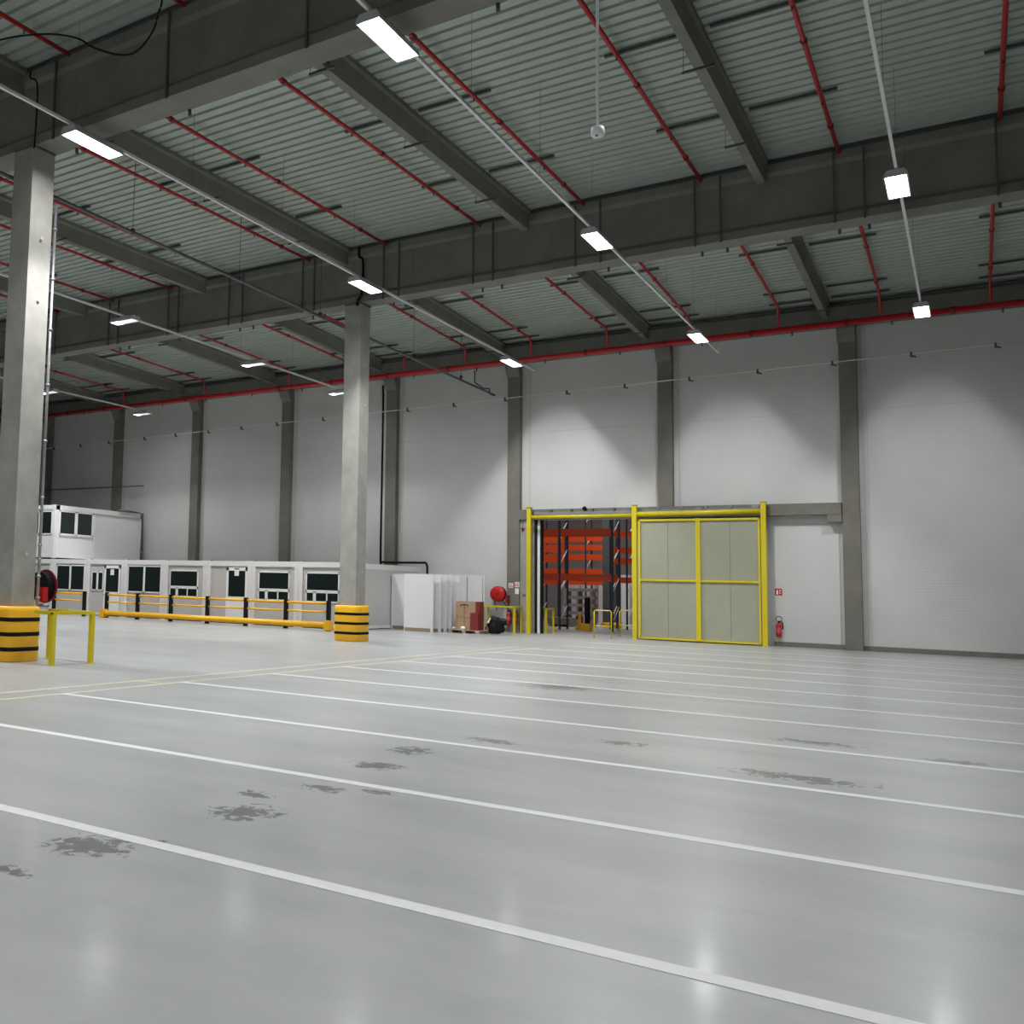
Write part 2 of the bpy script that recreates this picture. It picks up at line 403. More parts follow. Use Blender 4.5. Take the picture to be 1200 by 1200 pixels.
for i, x in enumerate((-14.76, -11.65)):
    t = thing('sprinkler_pipe', (x, 11, 12.5), ['short red sprinkler pipe end at the top left corner', 'short red sprinkler pipe tip at the top edge over the near girder'][i], 'sprinkler pipe', 'red sprinkler branch pipes under the roof')
    MB().tube([(x, 4, 12.40), (x, 13.2, 12.50)], .048, 10).build('pipe', red_pipe, t)
    MB().tube([(x, 12.0, 12.5), (x, 12.0, 12.36)], .016, 6).build('sprinkler_head', channel, t)
t = thing('sprinkler_main', (-20, 40.18, 11.6), 'thick red sprinkler main running along the top of the back wall', 'sprinkler pipe')
MB().tube([(XL+.1, 39.72, 11.54), (XR-.1, 39.72, 11.54)], .105, 14).build('pipe', red_gloss, t)
x = 1.0
while x > -50:
    MB().tube([(x, 39.72, 11.46), (x, 39.72, 11.28)], .03, 6).build('hanger', channel, t)
    MB().tube([(x-1.4, 39.72, 11.54), (x-1.28, 39.72, 11.54)], .125, 12).build('coupling', red_dark, t)
    x -= 3.05

# ------------------------------------------------------------------ lamps
def light_data(name, axis, power, sx, sy_):
    L = bpy.data.lights.new(name, 'AREA'); L.shape = 'RECTANGLE'; L.size = sx; L.size_y = sy_; L.energy = power; L.color = (.97, .985, 1.0)
    L.use_nodes = True; t = L.node_tree; n, l = t.nodes, t.links
    em = n['Emission']; geo = n.new('ShaderNodeNewGeometry'); sp_ = n.new('ShaderNodeSeparateXYZ'); l.new(geo.outputs['Incoming'], sp_.inputs[0])
    def m(op, a, b=None):
        q = n.new('ShaderNodeMath'); q.operation = op
        for i, v in enumerate((a, b)):
            if v is None: continue
            if isinstance(v, (int, float)): q.inputs[i].default_value = v
            else: l.new(v, q.inputs[i])
        return q.outputs[0]
    z = m('MAXIMUM', m('ABSOLUTE', sp_.outputs['Z']), .001)
    a = m('DIVIDE', m('ABSOLUTE', sp_.outputs[axis]), z)          # across the reflector
    c = m('DIVIDE', m('ABSOLUTE', sp_.outputs['Y' if axis == 'X' else 'X']), z)
    mr = n.new('ShaderNodeMapRange'); mr.interpolation_type = 'SMOOTHSTEP'; l.new(a, mr.inputs[0])
    mr.inputs[1].default_value = .58; mr.inputs[2].default_value = 1.0; mr.inputs[3].default_value = 1; mr.inputs[4].default_value = OUTER if axis == 'X' else .15
    mc = n.new('ShaderNodeMapRange'); mc.interpolation_type = 'SMOOTHSTEP'; l.new(c, mc.inputs[0])
    mc.inputs[1].default_value = 6; mc.inputs[2].default_value = 13; mc.inputs[3].default_value = 1; mc.inputs[4].default_value = .0
    fade = m('DIVIDE', 1.0, m('ADD', 1.0, m('POWER', m('DIVIDE', c, 3.2), 2.0)))
    l.new(m('MULTIPLY', m('MULTIPLY', mr.outputs[0], fade), mc.outputs[0]), em.inputs['Strength'])
    return L
LX = light_data('aisle_lamp_light', 'X', LAMP_W*1.1, .34, 1.15)
LXR = light_data('right_row_light', 'X', LAMP_W*.78, .34, 1.15)
LXC = light_data('left_row_light', 'X', LAMP_W*1.45, .34, 1.15)
LY = light_data('cross_lamp_light', 'Y', LAMP_W*2.1, .34, 1.15)
LYW = light_data('cross_lamp_light_weak', 'Y', LAMP_W*.45, .34, 1.15)
def lamp_proto(kind):
    t = thing('ceiling_lamp', (0, 0, 0), '', 'lamp', 'long lamps hung on the lighting tracks')
    L = 1.35 if kind == 'bright' else 1.05; W = .21
    m = MB().prism([(-W, 0), (W, 0), (W*.72, .10), (-W*.72, .10)], 'y', -L/2, L/2)
    m.build('housing', lamp_body, t, world=False)
    fr = MB().box(-W, -W+.02, -L/2, L/2, -.045, 0).box(W-.02, W, -L/2, L/2, -.045, 0).box(-W, W, -L/2, -L/2+.02, -.045, 0).box(-W, W, L/2-.02, L/2, -.045, 0)
    fr.build('reflector_frame', lamp_body, t, world=False)
    if kind == 'bright':
        MB().box(-.17, -.01, -L/2+.04, L/2-.04, -.02, -.003).build('lens', lensm, t, world=False)
        MB().box(.01, .17, -L/2+.04, L/2-.04, -.02, -.003).build('lens', lensm, t, world=False)
    else:
        MB().box(-.17, .17, -L/2+.28, L/2-.04, -.03, -.003).build('lens', lens_dim, t, world=False)
        MB().box(-.15, .15, -L/2+.04, -L/2+.26, -.045, -.003).build('bright_end', lens_hot, t, world=False)
    MB().box(-.03, .03, -.2, .2, .10, .16).build('track_bracket', galv, t, world=False)
    lo = bpy.data.objects.new('lamp_light', LX if kind == 'bright' else LY); COL.objects.link(lo); lo.parent = t; lo.location = (0, 0, -.05)
    return t
ZR = 10.62
PB = lamp_proto('bright'); PD = lamp_proto('dim')
lamps = [(-1.07, 24.0, 'bright', 'bright white lamp at upper right, in front of the near girder line'), (-1.05, 35.0, 'bright', 'small bright white lamp at right, by the far red main'),
         (-7.3, 13.2, 'bright', 'large twin-strip bright lamp at top left of centre, below the near girder'), (-7.3, 24.0, 'bright', 'bright lamp just above picture centre, before the long girder'),
         (-7.3, 35.0, 'bright', 'small bright lamp above the yellow gate, near the wall'), (-14.05, 13.3, 'bright', 'large bright lamp beside the top of the big left pillar'),
         (-14.05, 24.3, 'bright', 'bright lamp over the top of the middle pillar'), (-14.05, 35.5, 'bright', 'small bright lamp in front of the wall column by the hose reel'),
         (-22.9, 23.5, 'dim', 'pale crosswise lamp nearest the big left pillar, glowing at its left end'), (-22.9, 30.9, 'dim', 'pale crosswise lamp on the same track, between the other two'),
         (-22.9, 37.5, 'dim', 'faint pale crosswise lamp just left of the middle pillar'), (-34.9, 30.9, 'dim', 'small pale crosswise lamp peeping out beside the big left pillar'),
         (-34.9, 37.4, 'dim', 'faint small crosswise lamp far left, below the red main')]
first = {'bright': PB, 'dim': PD}; used = set()
for x, y, k, lab in lamps:
    loc = (x, y, ZR-.16)
    if k not in used:
        used.add(k); o = first[k]; o.location = loc; o['label'] = lab
    else: o = dup(first[k], loc, lab)
    for ch in o.children:
        if ch.type == 'LIGHT' and k == 'bright': ch.data = LXR if x > -3 else (LXC if x < -10 else LX)
    if k == 'dim':
        o.rotation_euler = (0, 0, -math.pi/2)
        if y > 37:
            for ch in o.children:
                if ch.type == 'LIGHT': ch.data = LYW
# lamps of the rest of the hall, outside the picture, light only the room
outs = [(-1.07, 13.2), (-1.07, 2.3), (-7.3, 2.3), (-14.05, 2.3), (-1.07, -8.5), (-14.05, -8.5), (-22.9, 2.3), (-22.9, 13), (-34.9, 13), (-34.9, 23.4)]
for x, y in outs:
    o = dup(PB if x > -20 else PD, (x, y, ZR-.16), 'lamp of the hall outside the picture')
    if x < -20: o.rotation_euler = (0, 0, -math.pi/2)
    elif x > -3:
        for ch in o.children:
            if ch.type == 'LIGHT': ch.data = LXR
def track(x, y0, y1, z, label):
    t = thing('lighting_track', (x, (y0+y1)/2, z), label, 'lighting track', 'straight tracks carrying the lamps')
    box(x-.028, x+.028, y0, y1, z-.03, z+.03).build('rail', cont, t)
    y = y0+1.2
    while y < y1:
        MB().tube([(x, y, z), (x, y, roof(y))], .004, 6).build('suspension_wire', galv_dark, t); y += 3.6
track(-1.06, -10, 35.6, ZR, 'white lighting track at the right holding the two right lamps')
track(-7.3, -10, 38.3, ZR, 'white lighting track crossing the picture centre diagonally')
track(-14.05, -10, 38.0, ZR, 'white lighting track passing the top of the middle pillar')
track(-22.9, 0, 37.2, ZR, 'white lighting track with the pale crosswise lamps, left of the middle pillar')
track(-34.9, 0, 37.0, ZR, 'white lighting track at far left, seen behind the big pillar')
t = thing('conduit', (-16.6, 27, 10.33), 'grey cable conduit hung on thin rods, passing behind the middle pillar', 'conduit')
MB().tube([(-16.62, 1, 10.42), (-16.62, 40.1, 10.22)], .045, 10).build('tube', galv_dark, t)
for y in (17.2, 21.6, 25.9, 32.4, 36.6): MB().tube([(-16.62, y, 10.36), (-16.62, y, roof(y))], .008, 6).lathe([(.06, 10.28), (.06, 10.42)], (-16.62, y, 0), 8).build('hanger_rod', channel, t)
MB().tube([(-17.6, 40.2, 11.45), (-17.6, 40.2, 10.9), (-17.2, 40.2, 10.6), (-16.9, 40.2, 10.55), (-16.9, 40.2, 10.3), (-16.62, 40.1, 10.2)], .03, 8).build('drop_bend', channel, t)

# ceiling sensor on a rod
t = thing('pendant_sensor', (-3.4, 11.2, 7.1), 'small white round sensor hanging on a long thin steel rod, upper centre', 'sensor')
MB().lathe([(.03, .09), (.068, .085), (.078, .05), (.078, 0), (.06, -.02), (.02, -.025)][::-1], (-3.4, 11.2, 7.05), 24).build('sensor_body', white, t)
MB().lathe([(.014, -.03), (.014, -.02)], (-3.4, 11.16, 7.05), 10).build('sensor_eye', black, t)
MB().tube([(-3.4, 11.2, 7.13), (-3.4, 11.2, roof(11.2)-.02)], .016, 10).build('rod', white, t)

# catenary wire with clips along the back wall
t = thing('wall_wire', (-20, 40.28, 10), 'thin white wire with small dark clips strung along the upper back wall', 'cable')
wz = lambda x: 10.33 + .0168*x if x > -16 else 10.06 + .0155*(x+16)
MB().tube([(1.5+i*-1.0, 40.22, wz(1.5-i)) for i in range(54)], .022, 6).build('wire', white, t)
for x in (-46.9, -44.7, -42.4, -40.1, -37.3, -35, -32.7, -30.5, -28.25, -25.5, -23.2, -20.9, -18.6, -16.2, -13.5, -11.16, -8.72, -6.33, -3.91, -1.55, .78):
    MB().box(x-.03, x+.03, 40.16, 40.26, wz(x)-.12, wz(x)+.05).tube([(x+.03, 40.2, wz(x)-.09), (x+.14, 40.2, wz(x)-.14)], .03, 6).build('clip', channel, t)
tag(MB().tube([(-54, 40.3, 7.1), (-37.3, 40.3, 7.03)], .035, 6).build('wall_pipe', channel), 'thin black horizontal pipe on the wall above the upper cabin', 'pipe')

def cable(pts, r, label, nm_='cable'):
    P = [Vector(p) for p in pts]; out = []
    for i in range(len(P)-1):
        p0, p1, p2, p3 = P[max(i-1, 0)], P[i], P[i+1], P[min(i+2, len(P)-1)]
        for k in range(6):
            s = k/6; out.append(.5*((2*p1)+(-p0+p2)*s+(2*p0-5*p1+4*p2-p3)*s*s+(-p0+3*p1-3*p2+p3)*s**3))
    out.append(P[-1])
    return tag(MB().tube(out, r, 8).build(nm_, black), label, 'cable')
cable([(-16.6, 11.5, 12.35), (-15.6, 11.5, 12.13), (-14.84, 11.5, 12.02), (-14.22, 11.5, 11.9), (-13.37, 11.5, 11.66), (-12.68, 11.5, 11.36), (-12.23, 11.5, 11.04), (-11.59, 11.5, 10.71), (-11.19, 11.5, 10.65), (-10.85, 11.5, 10.87), (-10.72, 11.5, 11.17), (-10.65, 11.5, 11.4), (-10.6, 11.5, 12.4)], .017, 'loose black cable looping under the roof in the top left corner')
cable([(-15.97, 13.22, 12.5), (-15.97, 13.22, 12.36), (-15.73, 13.22, 12.1), (-15.73, 13.22, 10.9), (-15.75, 13.22, 10.75)], .017, 'black cable down the near girder above the big left pillar')
cable([(-15.93, 27.1, 12.8), (-15.93, 27.1, 12.5), (-15.78, 27.1, 12.3), (-15.8, 27.1, 11.3), (-15.95, 27.08, 11.0), (-15.95, 27.08, 10.85)], .04, 'black cable down the long girder above the middle pillar')
cable([(-22.27, 40.34, 11.25), (-22.27, 40.36, 10.9), (-22.27, 40.38, 10.4), (-22.27, 40.38, 6), (-22.27, 40.38, 3.1), (-22.15, 40.36, 2.92), (-21.4, 40.34, 2.9), (-20.3, 40.42, 2.9), (-19.95, 40.44, 2.85), (-19.9, 40.44, 2.3)], .05, 'thick black cable down the wall column and over the office roof end')

# conduit and hose reel at the big left pillar
t = thing('conduit', (-15.75, 13.88, 0), 'light steel conduit clipped to the right side of the big left pillar', 'conduit')
MB().tube([(-15.76, 13.92, 1.15), (-15.76, 13.92, 9.75)], .032, 10).build('tube', galv, t)
for z in (1.3, 1.75, 2.1, 2.4, 3.4, 4.6, 5.8, 7.0, 8.1, 9.2): MB().lathe([(.05, z-.02), (.05, z+.02)], (-15.76, 13.92, 0), 10).build('pipe_clamp', galv, t)
def reel(c, r, label, front=True):
    x, y, z = c
    t = thing('fire_hose_reel', c, label, 'hose reel')
    if front: MB().lathe([(r*.3, -.03), (r*.96, -.03), (r, -.01), (r, .01), (r*.96, .02), (r*.3, .0)], (x, y-.10, z), 32, 'y').build('front_disc', red_gloss, t)
    MB().lathe([(r*.97, 0), (r*.97, .03)], (x, y+.1, z), 32, 'y').build('rear_disc', red_dark, t)
    MB().lathe([(r*.82, -.08), (r*.82, .10)], (x, y, z), 28, 'y').build('wound_hose', black, t)
    MB().lathe([(.05, -.14), (.05, .24)], (x, y, z), 12, 'y').build('hub', red_dark, t)
    return t
t = reel((-16.08, 14.30, 1.54), .37, 'red fire hose reel half hidden behind the big left pillar', False)
MB().box(-15.98, -15.76, 14.06, 14.20, 1.22, 1.52).build('red_cover', red_gloss, t)
MB().tube([(-15.95, 14.1, 1.14), (-15.62, 14.1, 1.14)], .03, 8).build('valve', galv, t)
t = reel((-16.50, 40.35, 1.60), .335, 'round red fire hose reel on the wall above the yellow rail, left of the doorway')
MB().box(-16.12, -16.02, 40.2, 40.44, 1.22, 1.55).build('nozzle_holder', red_dark, t)
MB().tube([(-16.72, 40.4, 1.36), (-16.66, 40.45, 1.05), (-16.62, 40.5, .9)], .02, 6).tube([(-16.24, 40.3, 1.3), (-16.1, 40.3, 1.05), (-16.04, 40.3, 1.0)], .02, 6).build('hose_tail', black, t)

# ------------------------------------------------------------------ yellow hoop guards
def sq_post(m, x, y, z1, s=.06): m.box(x-s/2, x+s/2, y-s/2, y+s/2, 0.012, z1)
def guard(label, posts, rails, h, s=.07, loc=None):
    t = thing('safety_rail', loc or (posts[0][0], posts[0][1], 0), label, 'guard rail')
    for x, y in posts:
        m = MB(); sq_post(m, x, y, h-.0, s); m.box(x-.07, x+.07, y-.07, y+.07, .0, .012); m.build('post', yel, t)
    for a, b in rails:
        MB().bar((*a, h+.0), (*b, h+.0), s*1.0, .07).build('top_rail', yel, t)
    return t
guard('yellow steel rail on three posts beside the bigger striped buffer', [(-14.68, 13.4), (-14.6, 14.38), (-15.92, 14.45)], [((-15.2, 13.4), (-14.64, 13.4)), ((-14.68, 13.4), (-14.6, 14.42)), ((-14.6, 14.38), (-15.95, 14.45))], 1.03, .09)
guard('yellow steel rail around the extinguishers left of the doorway', [(-15.35, 39.25), (-15.5, 40.4), (-16.9, 40.25), (-16.72, 39.25)], [((-15.32, 39.25), (-16.74, 39.25)), ((-15.35, 39.25), (-15.5, 40.4)), ((-16.72, 39.25), (-16.9, 40.3))], 1.08, .085)
guard('short yellow steel rail just inside the doorway at its left', [(-14.93, 41.2), (-14.72, 41.2), (-14.72, 42.1)], [((-14.95, 41.2), (-14.70, 41.2)), ((-14.72, 41.2), (-14.72, 42.1))], 1.02, .085)
def hoop(x0, x1, y, h, label):
    t = thing('hoop_barrier', ((x0+x1)/2, y, 0), label, 'barrier')
    MB().tube([(x0, y, 0), (x0, y, h-.05), (x0+.05, y, h), (x1-.05, y, h), (x1, y, h-.05), (x1, y, 0)], .024, 8).build('hoop', yel, t)
    MB().tube([(x0, y, .47), (x1, y, .47)], .02, 8).build('mid_bar', yel, t)
hoop(-12.10, -11.44, 39.25, 1.08, 'thin yellow tube hoop standing in the doorway, fully visible')
hoop(-11.76, -11.05, 41.5, 1.08, 'thin yellow tube hoop partly hidden by the middle gate post')

# ------------------------------------------------------------------ gate with yellow frame
t = thing('gate_guard', (-10.8, 40.1, 0), 'tall yellow steel gate guard with three posts and mesh frame', 'gate')
YG = 40.12
for x in (-15.06, -10.78, -6.2):
    MB().box(x-.085, x+.085, YG-.085, YG+.085, .01, 5.26).box(x-.12, x+.12, YG-.12, YG+.14, 5.26, 5.28).box(x-.11, x+.11, YG-.11, YG+.11, 0, .012).build('post', yel, t)
MB().tube([(-14.97, YG, 4.86), (-10.87, YG, 4.86)], .075, 14).build('top_pipe', yel, t)
MB().tube([(-10.69, YG, 4.90), (-6.29, YG, 4.93)], .095, 14).build('top_pipe', yel, t)
fx0, fx1, fz0, fz1 = -10.60, -6.36, .06, 4.66
fr = thing('x', (0, 0, 0), '', ''); bpy.data.objects.remove(fr)
f = MB().box(fx0-.035, fx0+.035, YG-.03, YG+.03, fz0, fz1).box(fx1-.035, fx1+.035, YG-.03, YG+.03, fz0, fz1).box(fx0, fx1, YG-.03, YG+.03, fz1-.045, fz1+.035).box(fx0, fx1, YG-.03, YG+.03, fz0-.02, fz0+.05).box(fx0, fx1, YG-.025, YG+.025, 2.28, 2.36).build('mesh_frame', yel, t)
box(-8.53, -8.37, YG-.06, YG+.05, fz0, fz1+.05).build('centre_stile', yel, t)
box(fx0+.035, fx1-.035, YG+.032, YG+.045, fz0+.05, fz1-.045).build('mesh_infill', doorp, t)
for x in (-9.55, -7.35): box(x-.006, x+.006, YG+.026, YG+.034, fz0+.05, fz1-.045).build('infill_seam', conc_wallcol, f)
for x in (-10.67, -6.31):
    for z in (.2, 1.2, 2.32, 3.4, 4.55): box(x-.07, x+.07, YG-.02, YG+.02, z-.02, z+.02).build('frame_lug', yel, t)
mat('track_grey', (.26, .28, .275), .45, metal=.2)
# sliding track with bolts, above the gate
t = thing('door_track', (-10.5, 40.3, 5.0), 'galvanised sliding door track with bolts above the yellow pipes', 'door track')
MB().box(-14.9, -6.35, 40.28, 40.37, 4.98, 5.08).box(-14.9, -6.35, 40.25, 40.37, 4.96, 4.985).build('rail', MATS['track_grey'], t)
x = -14.2
while x < -6.4:
    MB().box(x-.04, x+.04, 40.25, 40.37, 5.08, 5.18).tube([(x, 40.24, 5.13), (x, 40.3, 5.13)], .03, 8).build('bolt_bracket', galv_dark if x < -11 else galv, t); x += .86
MB().box(-8.55, -8.35, 40.22, 40.27, 5.0, 5.14).build('end_stop', galv, t)
MB().box(-6.6, -6.38, 40.22, 40.27, 5.05, 5.2).build('end_stop', galv, t)
t = thing('dome_camera', (-12.8, 40.3, 5.2), 'small black dome camera on the lintel above the doorway', 'camera')
MB().lathe([(.01, -.09), (.06, -.07), (.085, -.02), (.085, .03), (.05, .06)], (-12.8, 40.28, 5.2), 16).build('dome', black, t)
MB().box(-12.84, -12.76, 40.28, 40.38, 5.22, 5.28).build('bracket', blackp, t)
# door leaf edge and jamb
d = struct(box(-14.89, -14.78, 40.62, 40.74, 0, 4.78).build('door_1', upvc))
struct(MB().box(-14.97, -14.895, 40.60, 41.0, 0, 4.78).box(-14.775, -14.72, 40.66, 40.9, 0, 4.78).build('trim_3', blackp))

# ------------------------------------------------------------------ extinguishers and signs
def extinguisher(x, y, z, label, loop=True):
    t = thing('fire_extinguisher', (x, y, z), label, 'fire extinguisher')
    MB().lathe([(.05, 0), (.085, .015), (.09, .04), (.09, .42), (.075, .48), (.035, .53)], (x, y, z), 20).build('cylinder', red_gloss, t)
    MB().lathe([(.0905, .16), (.0912, .165), (.0912, .34), (.0905, .345)], (x, y, z), 20).build('label_band', mat_lab, t)
    MB().box(x-.02, x+.05, y-.03, y+.03, z+.53, z+.58).box(x-.03, x+.10, y-.015, y+.015, z+.57, z+.60).build('valve_handle', black, t)
    pts = [(x+.03+.10*math.cos(a)-.02, y, z+.66+.10*math.sin(a)) for a in [math.radians(q) for q in range(-60, 250, 20)]] if loop else [(x+.03, y, z+.55), (x+.10, y, z+.58), (x+.13, y, z+.45)]
    MB().tube(pts+([] if not loop else []), .013, 8).build('hose', black, t)
    MB().tube([(x+.10, y-.02, z+.56), (x+.14, y-.02, z+.44), (x+.13, y-.02, z+.30)], .022, 8).build('horn', black, t)
    MB().box(x-.04, x+.04, y+.08, y+.12, z+.25, z+.42).build('wall_bracket', galv, t)
mat_lab = mat('extinguisher_label', (.55, .10, .11), .5)
extinguisher(-5.84, WY-.12, .33, 'red fire extinguisher with looped black hose on the white wall, right of the gate')
extinguisher(-16.03, 40.32, .33, 'left red fire extinguisher on the concrete column behind the yellow rail', False)
extinguisher(-15.75, 40.32, .33, 'right dark red fire extinguisher, half behind a yellow rail post', False)
def sign(x, y, z, w, h, label, parts):
    t = thing('safety_sign', (x, y, z), label, 'sign', 'small red and white safety signs')
    box(x-w/2, x+w/2, y-.004, y, z-h/2, z+h/2).build('plate', red_gloss if parts != 'w' else paper, t)
    q = y-.006
    m = MB()
    if parts == 'ext':
        m.box(x-.075, x-.015, q, q+.002, z-.09, z+.05).box(x-.06, x-.03, q, q+.002, z+.05, z+.09).box(x+.02, x+.085, q, q+.002, z+.04, z+.075).box(x+.02, x+.05, q, q+.002, z-.01, z+.02).box(x+.02, x+.085, q, q+.002, z-.06, z-.03)
        m.build('pictogram', paper, t)
    else:
        m.box(x-.07, x+.02, q, q+.002, z-.07, z-.04).box(x-.07, x-.04, q, q+.002, z-.04, z+.05).box(x, x+.03, q, q+.002, z-.02, z+.08).box(x+.04, x+.07, q, q+.002, z-.08, z-.0)
        m.build('pictogram', red_gloss if parts == 'w' else paper, t)
sign(-5.84, WY-.001, 1.98, .24, .25, 'small red and white extinguisher sign on the white wall', 'ext')
sign(-15.98, 40.448, 1.98, .2, .2, 'left small red and white sign on the column above the extinguishers', 'w')
sign(-15.70, 40.448, 2.02, .2, .22, 'right small red and white sign on the column, top of a pair', 'w')
tag(box(-15.80, -15.62, 40.444, 40.448, 1.62, 1.86).build('notice_sheet', paper), 'small white notice just under the right sign on the column', 'notice')
t = thing('alarm_button', (-15.47, 40.46, 4.3), 'small dark red alarm sounder high on the pier left of the doorway', 'alarm')
MB().prism([(-15.55, 4.43), (-15.39, 4.43), (-15.47, 4.27)], 'y', 40.42, 40.499).build('sounder', red_dark, t)
MB().tube([(-15.47, 40.46, 4.43), (-15.47, 40.46, 5.2)], .012, 6).build('cable', galv, t)
t = thing('door_lock_rings', (-15.35, 40.46, 1.6), 'two small steel eye rings on the pier beside the left yellow post', 'ring')
for x in (-15.42, -15.28):
    MB().tube([(x+.045*math.cos(a*math.pi/6), 40.47, 1.6+.035*math.sin(a*math.pi/6)) for a in range(13)], .012, 6).build('ring', galv_dark, t)

# ------------------------------------------------------------------ office containers
CY = 34.0; CB = 40.35
def win(parent, x0, x1, z0, z1, kind, y=None):
    y = CY if y is None else y; fw = .055
    o = MB().box(x0, x1, y-.03, y+.03, z0, z0+fw).box(x0, x1, y-.03, y+.03, z1-fw, z1).box(x0, x0+fw, y-.03, y+.03, z0, z1).box(x1-fw, x1, y-.03, y+.03, z0, z1)
    xm = (x0+x1)/2
    if kind == 'double': o.box(xm-.06, xm+.06, y-.03, y+.03, z0, z1)
    if kind == 'hatch':
        zm = z0+(z1-z0)*.36
        o.box(x0, x1, y-.03, y+.03, zm-.06, zm+.06); a = x0+(x1-x0)*.27; b = x0+(x1-x0)*.64
        o.box(a-.07, a+.07, y-.03, y+.03, z0, zm).box(b-.03, b+.03, y-.03, y+.03, z0, zm)
    o = o.build('window', upvc, parent)
    box(x0+fw*.5, x1-fw*.5, y-.022, y-.012, z0+fw*.5, z1-fw*.5).build('pane', glass_dark, o)
    return o
def container(x0, x1, z0, label, north=True):
    t = thing('office_container', ((x0+x1)/2, CY, z0), label, 'office container', 'white office cabins along the back wall')
    H = 2.7; p = .20
    f = MB()
    for a in (x0+.005, x1-p-.005):
        f.box(a, a+p, CY-.06, CY+.12, z0, z0+H+.004)
        f.box(a, a+p, CB-.15, CB+.004, z0, z0+H+.004)
    f.box(x0+p+.004, x1-p-.004, CY-.05, CY+.12, z0+H-.22, z0+H).box(x0+p+.004, x1-p-.004, CY-.05, CY+.12, z0+.03, z0+.16)
    f.box(x0+.01, x0+.12, CY+.121, CB-.151, z0+H-.22, z0+H-.002).box(x1-.12, x1-.01, CY+.121, CB-.151, z0+H-.22, z0+H-.002).box(x1-.12, x1-.01, CY+.121, CB-.151, z0+.03, z0+.16)
    f.build('frame', cont, t)
    box(x0+.02, x1-.02, CY-.0, CB-.02, z0+.05, z0+H-.04).build('wall_panels', cont_panel if z0 < 1 else cont, t)
    box(x0+.1, x1-.1, CY+.02, CB-.05, z0, z0+.05).build('skid', black, t)
    if z0 < 1: MB().box(x0+.14, x0+.2, CY+.02, CY+.1, z0+H, z0+H+.03).build('lifting_eye', blackp, t)
    return t
E_ = [-39.85, -37.4, -34.95, -32.45, -29.95, -27.45, -24.98, -22.55, -20.1]
labs = ['office cabin under the upper cabin, plain panel and no window, far left', 'ground office cabin with wide two-pane window, beside the upper cabin corner', 'ground office cabin with a white door and a narrow sash window',
        'ground office cabin with wide green-tinted two-pane window, right of the door cabin', 'ground office cabin with hatch window, left of the narrow door', 'ground office cabin whose only opening is a door with a notice',
        'ground office cabin with hatch window, second from the right end', 'rightmost ground office cabin, long white side wall by the middle pillar']
cs = [container(E_[i], E_[i+1], 0, labs[i]) for i in range(8)]
def paperon(parent, x, z): 
    box(x-.12, x+.12, CY-.045, CY-.04, z-.16, z+.12).build('notice', paper, parent); box(x-.12, x+.12, CY-.05, CY-.04, z+.12, z+.16).build('closer', blackp, parent)
win(cs[1], -37.15, -35.15, 1.16, 2.42, 'double')
win(cs[2], -34.65, -33.85, 1.2, 2.12, 'double')
def door(parent, x0, x1):
    o = MB().box(x0, x1, CY-.03, CY+.03, .1, 1.16).box(x0, x0+.12, CY-.03, CY+.03, 1.16, 2.42).box(x1-.12, x1, CY-.03, CY+.03, 1.16, 2.42).box(x0, x1, CY-.03, CY+.03, 2.28, 2.42).build('door', upvc, parent)
    box(x0+.1, x1-.1, CY-.022, CY-.012, 1.14, 2.30).build('pane', glass_dark, o)
    box(x0+.04, x0+.08, CY-.07, CY-.03, 1.0, 1.06).build('handle', galv, o)
door(cs[2], -33.80, -32.72); paperon(cs[2], -33.25, 2.12)
win(cs[3], -32.25, -30.15, 1.18, 2.44, 'double')
win(cs[4], -29.62, -27.95, 1.05, 2.27, 'hatch')
door(cs[5], -26.35, -25.20); paperon(cs[5], -25.78, 2.22)
win(cs[6], -24.62, -23.02, 1.05, 2.28, 'hatch')
win(cs[7], -22.2, -20.6, 1.05, 2.28, 'hatch')
up = container(E_[0], E_[1], 2.75, 'upper white cabin stacked on the offices at left, with corner windows')
win(up, -39.55, -37.65, 3.95, 5.15, 'double')
xe = -37.4; z0, z1 = 3.95, 5.18
o = MB()
for a, b in ((34.18, 34.30), (35.28, 35.48), (36.50, 36.66)): o.box(xe-.03, xe+.035, a, b, z0, z1)
o.box(xe-.03, xe+.035, 34.18, 36.66, z0-.02, z0+.07).box(xe-.03, xe+.035, 34.18, 36.66, z1-.06, z1+.02)
o = o.build('side_window', upvc, up)
box(xe+.0, xe+.022, 34.2, 36.6, z0, z1).build('pane', glass_dark, o)
box(xe-.005, xe+.02, 36.66, 36.74, 2.9, 5.2).build('panel_joint', upvc, up)
MB().box(xe, xe+.05, 34.0, 34.2, 2.78, 5.43).box(xe, xe+.05, 40.2, 40.35, 2.78, 5.43).box(xe, xe+.05, 34.0, 40.35, 5.20, 5.43).build('edge_trim', cont, up)
t = thing('downpipe', (-37.2, 40.4, 2.7), 'grey downpipe at the rear right corner of the upper cabin', 'pipe')
MB().tube([(-37.2, 40.2, 2.75), (-37.2, 40.2, 5.45), (-37.3, 39.4, 5.5), (-37.3, 38.4, 5.5)], .06, 8).build('tube', galv_dark, t)
for z in (3.3, 4.6): MB().lathe([(.09, z), (.09, z+.05)], (-37.2, 40.2, 0), 10).build('pipe_clamp', galv, t)

